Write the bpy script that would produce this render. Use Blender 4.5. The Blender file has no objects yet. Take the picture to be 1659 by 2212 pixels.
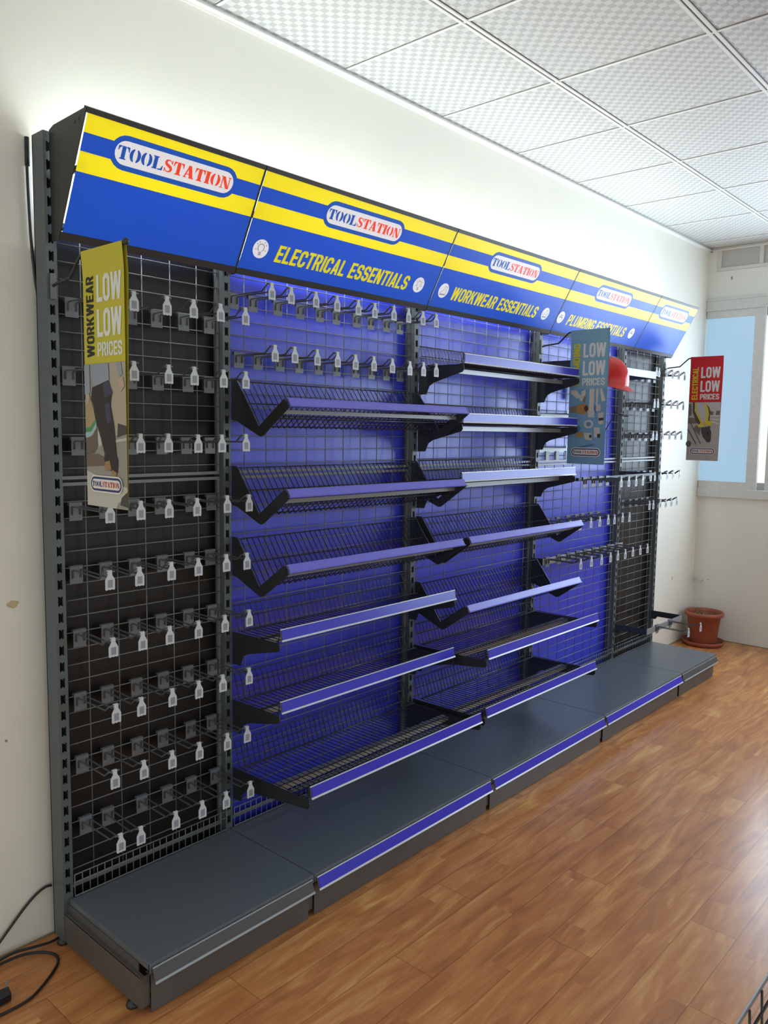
import bpy, math, random
from mathutils import Vector, Matrix, Euler
random.seed(7)
sc = bpy.context.scene
COL = sc.collection

# ------------------------------------------------------------------ camera, world, exposure
cam_d = bpy.data.cameras.new('camera')
cam = bpy.data.objects.new('camera', cam_d); COL.objects.link(cam)
cam.location = (-1.1075, -2.2726, 1.6071)
cam.rotation_euler = Euler((1.4699, -0.0143, -0.8404), 'XYZ')
cam_d.sensor_fit = 'VERTICAL'; cam_d.sensor_height = 24.0
cam_d.lens = 24.0 * 1729.75 / 2212.0
cam_d.clip_start = 0.02
sc.camera = cam
sc.view_settings.view_transform = 'Standard'
sc.view_settings.look = 'None'
sc.view_settings.gamma = 1.0
sc.view_settings.use_curve_mapping = False
sc.view_settings.exposure = 0.45

WORLD_STRENGTH = 0.78
WINDOW_STRENGTH = 7.0
LED_STRENGTH = 60.0
w = bpy.data.worlds.new('world'); sc.world = w; w.use_nodes = True
bg = w.node_tree.nodes['Background']
bg.inputs[0].default_value = (0.93, 1.0, 1.0, 1); bg.inputs[1].default_value = WORLD_STRENGTH
try:
    sc.cycles.use_denoising = True
    sc.cycles.max_bounces = 8; sc.cycles.transparent_max_bounces = 16
    sc.cycles.sample_clamp_indirect = 4.0
    sc.cycles.caustics_reflective = False; sc.cycles.caustics_refractive = False
except Exception:
    pass

# ------------------------------------------------------------------ materials
def lin(c):
    return tuple(((v/255.0)/12.92 if v <= 10 else (((v/255.0)+0.055)/1.055)**2.4) for v in c)
MATS = {}
def mat(name, rgb, rough=0.5, metal=0.0, spec=0.5, coat=0.0, noise=None, srgb=True):
    if name in MATS: return MATS[name]
    m = bpy.data.materials.new(name); m.use_nodes = True
    nt = m.node_tree; b = nt.nodes['Principled BSDF']
    c = lin(rgb) if srgb else rgb
    b.inputs['Base Color'].default_value = (*c, 1)
    b.inputs['Roughness'].default_value = rough
    b.inputs['Metallic'].default_value = metal
    b.inputs['Specular IOR Level'].default_value = spec
    b.inputs['Coat Weight'].default_value = coat
    if noise:
        sc_, amt = noise
        tc = nt.nodes.new('ShaderNodeTexCoord'); n = nt.nodes.new('ShaderNodeTexNoise')
        n.inputs['Scale'].default_value = sc_; n.inputs['Detail'].default_value = 4
        nt.links.new(tc.outputs['Object'], n.inputs['Vector'])
        r = nt.nodes.new('ShaderNodeValToRGB')
        r.color_ramp.elements[0].position = 0.3; r.color_ramp.elements[1].position = 0.7
        r.color_ramp.elements[0].color = (*[v*(1-amt) for v in c], 1)
        r.color_ramp.elements[1].color = (*[min(1, v*(1+amt)) for v in c], 1)
        nt.links.new(n.outputs['Fac'], r.inputs['Fac']); nt.links.new(r.outputs['Color'], b.inputs['Base Color'])
    MATS[name] = m; return m
def emit(name, rgb, s, srgb=True):
    m = bpy.data.materials.new(name); m.use_nodes = True; nt = m.node_tree
    b = nt.nodes['Principled BSDF']; c = lin(rgb) if srgb else rgb
    b.inputs['Base Color'].default_value = (0.1, 0.1, 0.1, 1)
    b.inputs['Emission Color'].default_value = (*c, 1); b.inputs['Emission Strength'].default_value = s
    b.inputs['Roughness'].default_value = 0.3
    MATS[name] = m; return m
def clear_plastic(name, rgb, clear=0.4, rough=0.25):
    m = bpy.data.materials.new(name); m.use_nodes = True; nt = m.node_tree
    b = nt.nodes['Principled BSDF']; o = nt.nodes['Material Output']
    b.inputs['Base Color'].default_value = (*lin(rgb), 1); b.inputs['Roughness'].default_value = rough
    t = nt.nodes.new('ShaderNodeBsdfTransparent'); mx = nt.nodes.new('ShaderNodeMixShader')
    mx.inputs[0].default_value = clear
    nt.links.new(b.outputs[0], mx.inputs[1]); nt.links.new(t.outputs[0], mx.inputs[2]); nt.links.new(mx.outputs[0], o.inputs['Surface'])
    MATS[name] = m; return m
SIGN_GLOW = 0.30
def backlit(name, rgb, tr=0.2, rough=0.35):
    m = bpy.data.materials.new(name); m.use_nodes = True; nt = m.node_tree
    b = nt.nodes['Principled BSDF']; o = nt.nodes['Material Output']; c = lin(rgb)
    b.inputs['Base Color'].default_value = (*c, 1); b.inputs['Roughness'].default_value = rough
    b.inputs['Emission Color'].default_value = (*c, 1); b.inputs['Emission Strength'].default_value = SIGN_GLOW
    t = nt.nodes.new('ShaderNodeBsdfTranslucent'); t.inputs[0].default_value = (*c, 1)
    mx = nt.nodes.new('ShaderNodeMixShader'); mx.inputs[0].default_value = tr
    nt.links.new(b.outputs[0], mx.inputs[1]); nt.links.new(t.outputs[0], mx.inputs[2]); nt.links.new(mx.outputs[0], o.inputs['Surface'])
    MATS[name] = m; return m

POST = mat('powder_coat_grey', (84, 91, 93), 0.42, noise=(60, .06))
DARK = mat('powder_coat_dark', (44, 46, 48), 0.42)
DECK = mat('deck_grey', (92, 99, 105), 0.31, noise=(220, .10))
PLINTH = mat('plinth_grey', (84, 82, 80), 0.42, noise=(9, .08))
WIRE = mat('wire_grey', (112, 114, 116), 0.32)
PRONG = mat('prong_grey', (86, 88, 91), 0.3)
BWIRE = mat('wire_black', (38, 39, 42), 0.30)
CHROMEY = mat('bar_grey', (142, 145, 148), 0.38, 0.4)
BARDK = mat('bar_navy', (52, 56, 64), 0.40)
PLATE = mat('hook_plate_grey', (104, 109, 113), 0.35)
BROWN = mat('panel_brown_black', (31, 27, 25), 0.36, spec=.3, noise=(14, .10))
BLUEP = mat('panel_blue', (46, 56, 196), 0.36, spec=0.8)
STRIPB = mat('strip_blue', (44, 42, 186), 0.26, spec=0.45)
STRIP_SHEEN = mat('strip_blue_sheen', (108, 106, 206), 0.35)  # lighter copy of the blue strip, bright ceiling reflection painted into its colour
STRIPD = mat('strip_dark_clear', (70, 71, 74), 0.25)
STRIPDR = mat('strip_clear_rim', (150, 156, 160), 0.25)
STRIPG = mat('strip_rim', (196, 200, 206), 0.25)
RAILTOP = mat('strip_backing', (70, 74, 80), 0.35)
TICKET = clear_plastic('ticket_frosted', (214, 221, 226), 0.28, 0.35)
TICKIN = clear_plastic('ticket_window', (150, 156, 166), 0.25, 0.3)
CLEAR = clear_plastic('strip_clear', (120, 124, 128), 0.78, 0.12)
SY = backlit('sign_yellow', (238, 226, 34)); SB = backlit('sign_blue', (22, 86, 196)); SW = backlit('sign_white', (250, 248, 240))
SLB = backlit('logo_blue', (28, 88, 176)); SLR = backlit('logo_red', (236, 76, 48)); SGY = mat('icon_grey', (90, 100, 120), .5)
FRAME = mat('header_black', (46, 45, 44), 0.45)
LED = emit('led_white', (246, 255, 250), LED_STRENGTH)
WHITE_PL = mat('white_plastic', (214, 214, 208), 0.4)
ALU = mat('window_alu', (200, 203, 200), 0.4, noise=(30, .05))
RUBBER = mat('rubber_black', (26, 25, 27), 0.45)
METAL = mat('bright_steel', (190, 190, 190), 0.25, 0.9)
B_YEL = mat('banner_yellow', (194, 182, 50), 0.6); B_BLU = mat('banner_blue', (128, 172, 192), 0.55); B_RED = mat('banner_red', (205, 32, 30), 0.55)
B_WHT = mat('banner_white', (222, 222, 212), 0.6); B_BLK = mat('banner_black', (34, 30, 26), 0.6); B_YTX = mat('banner_yellow_text', (214, 200, 40), 0.6)
INKN = mat('ink_navy', (46, 52, 100), .6); INKR = mat('ink_red', (192, 56, 52), .6); INKP = mat('ink_pale', (224, 221, 212), .6)
LEAN = {}

# ------------------------------------------------------------------ mesh builder
class MB:
    def __init__(s): s.v = []; s.f = []; s.m = []; s.mats = []; s.cur = 0; s.sm = []
    def use(s, m):
        if m not in s.mats: s.mats.append(m)
        s.cur = s.mats.index(m); return s
    def face(s, idx, smooth=False): s.f.append(idx); s.m.append(s.cur); s.sm.append(smooth)
    def poly(s, pts):
        n = len(s.v); s.v += [tuple(p) for p in pts]; s.face(list(range(n, n+len(pts)))); return s
    def box(s, x0, y0, z0, x1, y1, z1):
        n = len(s.v)
        x0, x1 = min(x0, x1), max(x0, x1); y0, y1 = min(y0, y1), max(y0, y1); z0, z1 = min(z0, z1), max(z0, z1)
        s.v += [(x, y, z) for z in (z0, z1) for x, y in ((x0, y0), (x1, y0), (x1, y1), (x0, y1))]
        for f in ((3,2,1,0),(4,5,6,7),(0,1,5,4),(1,2,6,5),(2,3,7,6),(3,0,4,7)): s.face([n+i for i in f])
        return s
    def prism(s, pts, d):            # polygon points (3D) extruded by vector d
        n = len(s.v); k = len(pts); d = Vector(d)
        s.v += [tuple(p) for p in pts] + [tuple(Vector(p)+d) for p in pts]
        s.face(list(range(n+k-1, n-1, -1))); s.face(list(range(n+k, n+2*k)))
        for i in range(k): s.face([n+i, n+(i+1) % k, n+k+(i+1) % k, n+k+i])
        return s
    def tube(s, pts, r, n=6, cap=True, closed=False, smooth=True):
        P = [Vector(p) for p in pts]; K = len(P); rings = []
        rr = r if isinstance(r, (list, tuple)) else [r]*K
        up = None
        for i, p in enumerate(P):
            a = P[i-1] if (i or closed) else p; b = P[(i+1) % K] if (i < K-1 or closed) else p
            d1 = (p-a).normalized() if (p-a).length > 1e-9 else None; d2 = (b-p).normalized() if (b-p).length > 1e-9 else None
            t = ((d1 or d2)+(d2 or d1)); t = t.normalized() if t.length > 1e-6 else (d1 or d2)
            if up is None:
                up = Vector((0,0,1)) if abs(t.z) < .9 else Vector((1,0,0))
            sd = t.cross(up)
            if sd.length < 1e-6: sd = t.orthogonal()
            sd.normalize(); up = sd.cross(t).normalized()
            k = 1.0
            if d1 and d2: k = min(2.0, 1.0/max(.5, math.cos(d1.angle(d2)/2)))
            base = len(s.v)
            for j in range(n):
                an = 2*math.pi*(j+.5)/n
                s.v.append(tuple(p + sd*math.cos(an)*rr[i]*k + up*math.sin(an)*rr[i]))
            rings.append(base)
        m = K if closed else K-1
        for i in range(m):
            a, b = rings[i], rings[(i+1) % K]
            for j in range(n): s.face([a+j, b+j, b+(j+1) % n, a+(j+1) % n], smooth)
        if cap and not closed:
            s.face([rings[0]+j for j in range(n)]); s.face([rings[-1]+j for j in range(n-1, -1, -1)])
        return s
    def lathe(s, prof, c, n=40, sx=1.0, sy=1.0, smooth=True):
        base = len(s.v); k = len(prof)
        for i in range(n):
            a = 2*math.pi*i/n
            for r, z in prof: s.v.append((c[0]+r*sx*math.cos(a), c[1]+r*sy*math.sin(a), c[2]+z))
        for i in range(n):
            for j in range(k-1):
                A = base+i*k+j; B = base+((i+1) % n)*k+j
                s.face([A, B, B+1, A+1], smooth)
        return s
    def build(s, name, m=None, parent=None, bevel=0):
        me = bpy.data.meshes.new(name); me.from_pydata(s.v, [], s.f)
        if not s.mats: s.mats = [m]
        for q in s.mats: me.materials.append(q)
        for p, i, h in zip(me.polygons, s.m, s.sm): p.material_index = i if len(s.mats) > 1 else 0; p.use_smooth = h
        me.update(); o = bpy.data.objects.new(name, me); COL.objects.link(o)
        if parent is not None:
            o.parent = parent; o.matrix_parent_inverse = Matrix.Translation(-Vector(parent.location)) if parent.type == 'EMPTY' else parent.matrix_basis.inverted()
        if bevel:
            b = o.modifiers.new('bevel', 'BEVEL'); b.width = bevel; b.segments = 2; b.limit_method = 'ANGLE'
        return o
# all geometry is written in world coordinates; a thing's Empty sits at its base and the children keep world placement
def thing(name, loc, label, cat, group=None):
    o = bpy.data.objects.new(name, None); COL.objects.link(o); o.location = loc; o.empty_display_size = .03
    o['label'] = label; o['category'] = cat
    if group: o['group'] = group
    return o
def tag(o, label, cat, group=None):
    o['label'] = label; o['category'] = cat
    if group: o['group'] = group
    return o
def struct(o, label=None):
    o['kind'] = 'structure'
    if label: o['label'] = label
    return o
ORD = ['first','second','third','fourth','fifth','sixth','seventh','eighth','ninth','tenth']
BAYN = ['leftmost','second','middle','fourth','far right']

# ------------------------------------------------------------------ lettering (own polygon alphabet)
def rect(x0, y0, x1, y1): return [(x0,y0),(x1,y0),(x1,y1),(x0,y1)]
def para(b0, b1, t0, t1, y0=0.0, y1=1.0): return [(b0,y0),(b1,y0),(t1,y1),(t0,y1)]
def ring(x0, y0, x1, y1, s, b, c, seg):
    o = [(x0+c,y0),(x1-c,y0),(x1,y0+c),(x1,y1-c),(x1-c,y1),(x0+c,y1),(x0,y1-c),(x0,y0+c)]
    ci = max(.02, c*.45); X0, X1, Y0, Y1 = x0+s, x1-s, y0+b, y1-b
    i = [(X0+ci,Y0),(X1-ci,Y0),(X1,Y0+ci),(X1,Y1-ci),(X1-ci,Y1),(X0+ci,Y1),(X0,Y1-ci),(X0,Y0+ci)]
    return [[o[k], o[(k+1) % 8], i[(k+1) % 8], i[k]] for k in seg]
W_, S_, B_, C_ = .60, .20, .17, .16
def glyph(ch):
    w, s, b, c = W_, S_, B_, C_; R8 = range(8)
    if ch == 'A': return [para(0,s,w/2-s/2,w/2+s*.3), para(w-s,w,w/2-s*.3,w/2+s/2), rect(.13,.2,w-.13,.2+b*.9)], w
    if ch == 'B': return [rect(0,0,s,1)]+ring(0,.44,w*.97,1,s,b*.9,c,[0,1,2,3,4])+ring(0,0,w,.56,s,b*.9,c,[0,1,2,3,4])+[rect(0,0,c,b*.9),rect(0,1-b*.9,c,1),rect(0,.44,c,.44+b*.9)], w
    if ch == 'C': return ring(0,0,w,1,s,b,c,[0,1,3,4,5,6,7])+[rect(w-s,c,w,.36),rect(w-s,.64,w,1-c)], w
    if ch == 'E': return [rect(0,0,s,1),rect(0,0,w*.9,b),rect(0,1-b,w*.9,1),rect(0,.42,w*.82,.42+b)], w*.9
    if ch == 'G': return ring(0,0,w,1,s,b,c,[0,1,3,4,5,6,7])+[rect(w-s,c,w,.52),rect(w-s,.66,w,1-c),rect(w*.5,.38,w,.53)], w
    if ch == 'I': return [rect(0,0,s,1)], s
    if ch == 'K': return [rect(0,0,s,1), para(s*.8,s*1.5,w-s*1.0,w+.02,.38,1), para(w-s*1.0,w+.04,s*1.0,s*1.9,0,.62)], w+.03
    if ch == 'L': return [rect(0,0,s,1),rect(0,0,w*.86,b)], w*.86
    if ch == 'M': return [rect(0,0,s,1),rect(.8-s,0,.8,1),para(.31,.49,0.02,.24,0,1),para(.31,.49,.56,.78,0,1)], .8
    if ch == 'N': return [rect(0,0,s*.95,1),rect(w-s*.95,0,w,1),para(w-s*1.1,w,0,s*1.1)], w
    if ch == 'O': return ring(0,0,w,1,s,b,c,R8), w
    if ch == 'P': return [rect(0,0,s,1)]+ring(0,.36,w,1,s,b,c,[0,1,2,3,4])+[rect(0,1-b,c,1),rect(0,.36,c,.36+b)], w
    if ch == 'R': return [rect(0,0,s,1)]+ring(0,.40,w,1,s,b,c,[0,1,2,3,4])+[rect(0,1-b,c,1),rect(0,.40,c,.40+b),para(w-s,w+.02,w*.42,w*.42+s,0,.45)], w+.02
    if ch == 'S': return ring(0,.42,w,1,s,b,c,[0,3,4,5,6,7])+ring(0,0,w,.58,s,b,c,[0,1,2,3,4,7])+[rect(w-s,.68,w,1-c),rect(0,c,s,.32)], w
    if ch == 'T': return [rect(w*.46-s/2,0,w*.46+s/2,1),rect(0,1-b,w*.92,1)], w*.92
    if ch == 'U': return ring(0,0,w,1,s,b,c,[0,1,7])+[rect(0,c,s,1),rect(w-s,c,w,1)], w
    if ch == 'W':
        W = .92; return [para(.14,.34,0,.2),para(.14,.34,.36,.56),para(.58,.78,.36,.56),para(.58,.78,W-.2,W)], W
    return [], .26
def arcpts(cx, cy, rx, ry, a0, a1, n):
    return [(cx+rx*math.cos(math.radians(a0+(a1-a0)*i/n)), cy+ry*math.sin(math.radians(a0+(a1-a0)*i/n))) for i in range(n+1)]
def serif(ch):
    if ch == 'T':
        arm = [(0,.97),(0,.62),(.05,.62),(.13,.86),(.24,.90),(.24,1),(0.02,1)]
        return [rect(.27,.0,.55,1), rect(.18,0,.64,.09), arm, [(.82-x,y) for x,y in arm]], .82
    if ch == 'O':
        l = arcpts(.40,.5,.40,.52,104,256,12)+arcpts(.36,.5,.11,.42,250,110,10)
        return [l, [(.82-x,y) for x,y in l]], .82
    if ch == 'L':
        return [rect(.08,0,.36,1), rect(0,.92,.44,1), rect(0,0,.38,.08), [(.43,0),(.80,0),(.82,.38),(.77,.38),(.66,.12),(.43,.08)]], .82
    if ch == 'S':
        P = [(.60,.74,.05),(.52,.90,.07),(.36,.955,.09),(.19,.90,.16),(.13,.76,.20),(.20,.62,.22),(.36,.52,.24),(.52,.42,.24),(.60,.28,.20),(.54,.11,.16),(.36,.045,.09),(.20,.10,.07),(.11,.28,.05)]
        out = []
        L = []; Rr = []
        for i, (x, y, t) in enumerate(P):
            a = P[max(0,i-1)]; b = P[min(len(P)-1,i+1)]; dx, dy = b[0]-a[0], b[1]-a[1]; q = math.hypot(dx,dy)
            L.append((x-dy/q*t/2, y+dx/q*t/2)); Rr.append((x+dy/q*t/2, y-dx/q*t/2))
        for i in range(len(P)-1): out.append([L[i],L[i+1],Rr[i+1],Rr[i]])
        return out+[rect(.60,.68,.66,1.0), rect(.06,0,.12,.32)], .72
    if ch == 'A':
        return [para(.05,.16,.34,.45,.05,1), para(.48,.80,.28,.54,.05,1), rect(.2,.27,.56,.34), rect(0,0,.25,.07), rect(.44,0,.86,.07)], .86
    if ch == 'I': return [rect(.07,0,.37,1), rect(0,0,.44,.08), rect(0,.92,.44,1)], .44
    if ch == 'N':
        return [rect(.1,0,.18,1), para(.54,.80,.06,.34), rect(.70,.1,.78,1), rect(0,0,.28,.07), rect(0,.93,.3,1), rect(.6,.93,.88,1)], .88
    return [], .3
def text(string, fn=glyph, gap=.07, shear=0.0):
    out = []; x = 0
    for ch in string:
        g, wd = fn(ch)
        out += [[(x+px+shear*py, py) for px, py in p] for p in g]; x += wd+gap
    return out, x-gap
def fit(polys, width, x0, y0, tw, th):
    return [[(x0+px/width*tw, y0+py*th) for px, py in p] for p in polys]
def pill(x0, y0, x1, y1, n=10):
    r = (y1-y0)/2; cy = (y0+y1)/2
    return arcpts(x1-r, cy, r, r, -90, 90, n)+arcpts(x0+r, cy, r, r, 90, 270, n)
def stroke(pts, t):
    out = []
    for a, b in zip(pts, pts[1:]):
        dx, dy = b[0]-a[0], b[1]-a[1]; q = math.hypot(dx,dy) or 1; nx, ny = -dy/q*t/2, dx/q*t/2; ex, ey = dx/q*t*.3, dy/q*t*.3
        out.append([(a[0]+nx-ex,a[1]+ny-ey),(a[0]-nx-ex,a[1]-ny-ey),(b[0]-nx+ex,b[1]-ny+ey),(b[0]+nx+ex,b[1]+ny+ey)])
    return out

# ------------------------------------------------------------------ layout constants (metres)
XP = [0.0, 0.6126, 1.6367, 2.6743, 3.6908, 4.2932]
YW = 0.10; XE = 5.29; H = 3.036
SLOT0 = 0.1887; ZB = 0.155
YM = 0.02                      # plane of the wire panels
LYT, LZT, LYB, LZB = -.2135, 2.4449, -.0486, 2.1408

# ------------------------------------------------------------------ room shell
def wood():
    m = bpy.data.materials.new('laminate'); m.use_nodes = True; nt = m.node_tree; N = nt.nodes; L = nt.links
    b = N['Principled BSDF']
    tc = N.new('ShaderNodeTexCoord'); sp = N.new('ShaderNodeSeparateXYZ'); L.new(tc.outputs['Object'], sp.inputs[0])
    def M(op, a, bb=None, c=None):
        n = N.new('ShaderNodeMath'); n.operation = op
        for i, v in enumerate((a, bb, c)):
            if v is None: continue
            if isinstance(v, (int, float)): n.inputs[i].default_value = v
            else: L.new(v, n.inputs[i])
        return n.outputs[0]
    yy = M('ADD', sp.outputs['Y'], .02); ry = M('DIVIDE', yy, .15); row = M('FLOOR', ry)
    xs = M('ADD', sp.outputs['X'], M('MULTIPLY', row, -.405)); xs = M('ADD', xs, -.655 + .0)
    rx = M('DIVIDE', xs, 1.215); colm = M('FLOOR', rx)
    fy = M('FRACT', ry); fx = M('FRACT', rx)
    ey = M('MINIMUM', fy, M('SUBTRACT', 1.0, fy)); ex = M('MINIMUM', fx, M('SUBTRACT', 1.0, fx))
    seam = M('MAXIMUM', M('LESS_THAN', ey, .010), M('LESS_THAN', ex, .0012))
    # three printed staves per plank
    st = M('FLOOR', M('MULTIPLY', fy, 2.0)); st2 = M('ADD', M('MULTIPLY', row, 3.0), st)
    xs2 = M('FLOOR', M('DIVIDE', M('ADD', xs, M('MULTIPLY', st2, .37)), .95))
    cv = N.new('ShaderNodeCombineXYZ'); L.new(xs2, cv.inputs[0]); L.new(st2, cv.inputs[1]); L.new(colm, cv.inputs[2])
    wn = N.new('ShaderNodeTexWhiteNoise'); L.new(cv.outputs[0], wn.inputs['Vector'])
    # grain
    cg = N.new('ShaderNodeCombineXYZ'); L.new(M('MULTIPLY', sp.outputs['X'], 1.5), cg.inputs[0]); L.new(M('MULTIPLY', sp.outputs['Y'], 8.0), cg.inputs[1]); L.new(M('MULTIPLY', wn.outputs['Value'], 9.0), cg.inputs[2])
    n1 = N.new('ShaderNodeTexNoise'); n1.inputs['Scale'].default_value = 1.6; n1.inputs['Detail'].default_value = 5; n1.inputs['Distortion'].default_value = 1.6; L.new(cg.outputs[0], n1.inputs['Vector'])
    cg2 = N.new('ShaderNodeCombineXYZ'); L.new(M('MULTIPLY', sp.outputs['X'], 4.0), cg2.inputs[0]); L.new(M('MULTIPLY', sp.outputs['Y'], 90.0), cg2.inputs[1]); L.new(wn.outputs['Value'], cg2.inputs[2])
    n2 = N.new('ShaderNodeTexNoise'); n2.inputs['Scale'].default_value = 1.5; n2.inputs['Detail'].default_value = 3; L.new(cg2.outputs[0], n2.inputs['Vector'])
    f = M('ADD', M('MULTIPLY', n1.outputs['Fac'], .85), M('MULTIPLY', n2.outputs['Fac'], .22)); f = M('ADD', f, M('MULTIPLY', M('SUBTRACT', wn.outputs['Value'], .5), .11))
    cr = N.new('ShaderNodeValToRGB'); e = cr.color_ramp.elements
    e[0].position = .28; e[0].color = (*lin((156, 102, 68)), 1); e[1].position = .80; e[1].color = (*lin((222, 172, 106)), 1)
    q = e.new(.48); q.color = (*lin((184, 120, 72)), 1); q = e.new(.62); q.color = (*lin((200, 138, 84)), 1)
    L.new(f, cr.inputs['Fac'])
    mx = N.new('ShaderNodeMixRGB'); mx.blend_type = 'MULTIPLY'; L.new(M('MULTIPLY', seam, .55), mx.inputs[0]); L.new(cr.outputs['Color'], mx.inputs[1]); mx.inputs[2].default_value = (.35, .26, .2, 1)
    L.new(mx.outputs[0], b.inputs['Base Color'])
    b.inputs['Roughness'].default_value = .25; b.inputs['Specular IOR Level'].default_value = .36
    return m
def ceil_mat():
    m = bpy.data.materials.new('ceiling_tile'); m.use_nodes = True; nt = m.node_tree; N = nt.nodes; L = nt.links; b = N['Principled BSDF']
    tc = N.new('ShaderNodeTexCoord'); mp = N.new('ShaderNodeMapping'); mp.inputs['Location'].default_value = (.0, .0, .003); L.new(tc.outputs['Object'], mp.inputs['Vector'])
    ck = N.new('ShaderNodeTexChecker'); ck.inputs['Scale'].default_value = 1/.0262; L.new(mp.outputs[0], ck.inputs['Vector'])
    ck.inputs['Color1'].default_value = (.70, .715, .695, 1); ck.inputs['Color2'].default_value = (.52, .53, .515, 1)
    wv = N.new('ShaderNodeTexWave'); wv.inputs['Scale'].default_value = 70; wv.bands_direction = 'X'; L.new(mp.outputs[0], wv.inputs['Vector'])
    bp = N.new('ShaderNodeBump'); bp.inputs['Strength'].default_value = .25; bp.inputs['Distance'].default_value = .002
    L.new(ck.outputs['Fac'], bp.inputs['Height']); L.new(bp.outputs[0], b.inputs['Normal'])
    L.new(ck.outputs['Color'], b.inputs['Base Color']); b.inputs['Roughness'].default_value = .55
    return m
def wall_mat(name, rgb, marks):
    m = bpy.data.materials.new(name); m.use_nodes = True; nt = m.node_tree; N = nt.nodes; L = nt.links; b = N['Principled BSDF']
    tc = N.new('ShaderNodeTexCoord'); n = N.new('ShaderNodeTexNoise'); n.inputs['Scale'].default_value = 2.2; n.inputs['Detail'].default_value = 6; L.new(tc.outputs['Object'], n.inputs['Vector'])
    r = N.new('ShaderNodeValToRGB'); c = lin(rgb)
    r.color_ramp.elements[0].position = .3; r.color_ramp.elements[0].color = (*[v*.95 for v in c], 1)
    r.color_ramp.elements[1].position = .7; r.color_ramp.elements[1].color = (*c, 1); L.new(n.outputs['Fac'], r.inputs['Fac'])
    prev = r.outputs['Color']
    wob = N.new('ShaderNodeTexNoise'); wob.inputs['Scale'].default_value = 40; L.new(tc.outputs['Object'], wob.inputs['Vector'])
    for (p, rad, stretch, colr) in marks:      # chipped paint and scuffs
        mp = N.new('ShaderNodeMapping'); mp.vector_type = 'POINT'
        mp.inputs['Location'].default_value = [-p[i]*stretch[i] for i in range(3)]; mp.inputs['Scale'].default_value = stretch
        L.new(tc.outputs['Object'], mp.inputs['Vector'])
        ln = N.new('ShaderNodeVectorMath'); ln.operation = 'LENGTH'; L.new(mp.outputs[0], ln.inputs[0])
        ad = N.new('ShaderNodeMath'); ad.operation = 'MULTIPLY_ADD'; L.new(wob.outputs['Fac'], ad.inputs[0]); ad.inputs[1].default_value = rad*1.2; L.new(ln.outputs['Value'], ad.inputs[2])
        lt = N.new('ShaderNodeMath'); lt.operation = 'LESS_THAN'; L.new(ad.outputs[0], lt.inputs[0]); lt.inputs[1].default_value = rad*1.6
        mx = N.new('ShaderNodeMixRGB'); L.new(lt.outputs[0], mx.inputs[0]); L.new(prev, mx.inputs[1]); mx.inputs[2].default_value = (*lin(colr), 1); prev = mx.outputs[0]
    L.new(prev, b.inputs['Base Color']); b.inputs['Roughness'].default_value = .5
    return m
struct(MB().box(-2.6, -6.0, -.05, XE+.2, YW+.2, 0).build('floor', wood()))
struct(MB().box(-2.6, YW, 0, XE+.2, YW+.2, H+.2).build('wall_back', wall_mat('wall_paint', (232, 231, 220), [((-.097, YW, 1.08), .011, (.6, 1, 1), (196, 178, 140)), ((-.13, YW, .67), .004, (1, 1, 1), (150, 140, 120)), ((4.86, YW, .52), .006, (1, 1, .4), (120, 112, 96))])))
struct(MB().box(-2.6, -6.0, H, XE+.2, YW+.2, H+.05).build('ceiling', ceil_mat()))
WZ0, WZ1 = 1.13, 2.64; WYE = -3.9
wm = wall_mat('end_wall_paint', (224, 225, 218), [((XE, -.07, 2.80), .007, (1, 1, .5), (140, 136, 126)), ((XE, -.02, .47), .004, (1, 1, 1), (110, 100, 90))])
b = MB()
b.box(XE, -6.0, 0, XE+.2, YW, WZ0); b.box(XE, -6.0, WZ1, XE+.2, YW, 2.86); b.box(XE, -6.0, WZ0, XE+.2, WYE, WZ1)
b.box(XE, .04, 2.86, XE+.2, YW, H); b.box(XE, -6.0, 2.86, XE+.2, WYE, H)
struct(b.build('wall_right', wm))
# sliding window: frame, sashes with panes
FROST = emit('window_blue_film', (150, 188, 214), 0.72)
SKYP = emit('window_bright_pane', (214, 235, 255), WINDOW_STRENGTH)
b = MB(); b.box(XE-.03, WYE, WZ0, XE+.06, YW, WZ0+.07); b.box(XE-.03, WYE, WZ1-.08, XE+.06, YW, WZ1); b.box(XE-.035, WYE, WZ1-.005, XE, YW, WZ1+.012)
b.box(XE-.03, WYE, WZ0, XE+.06, WYE+.05, WZ1)
b.box(XE+.03, WYE, WZ0+.06, XE+.06, YW, WZ0+.125); b.box(XE+.03, WYE, WZ1-.135, XE+.06, YW, WZ1-.07)
win = struct(b.build('window_1', ALU, bevel=.004))
edges = [.095, -.33, -1.10, -1.95, -2.80, WYE+.05]
for k in range(5):
    y1, y0 = edges[k]-(.06 if k == 1 else 0), edges[k+1]; dx = .0 if k % 2 == 0 else .03
    s = MB(); X = XE-.02+dx
    s.box(X, y0, WZ0+.06, X+.025, y1, WZ0+.125); s.box(X, y0, WZ1-.135, X+.025, y1, WZ1-.07)
    s.box(X-.001, y0-.01, WZ0+.058, X+.026, y0+.068, WZ1-.068)
    if k: s.box(X-.001, y1-.045, WZ0+.058, X+.026, y1, WZ1-.068)
    so = s.build('sash', ALU, win, bevel=.003)
    MB().box(X+.010, y0+.06, WZ0+.12, X+.014, y1-(.04 if k else 0), WZ1-.13).build('pane', FROST if k == 0 else SKYP, so)
struct(win)
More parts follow.
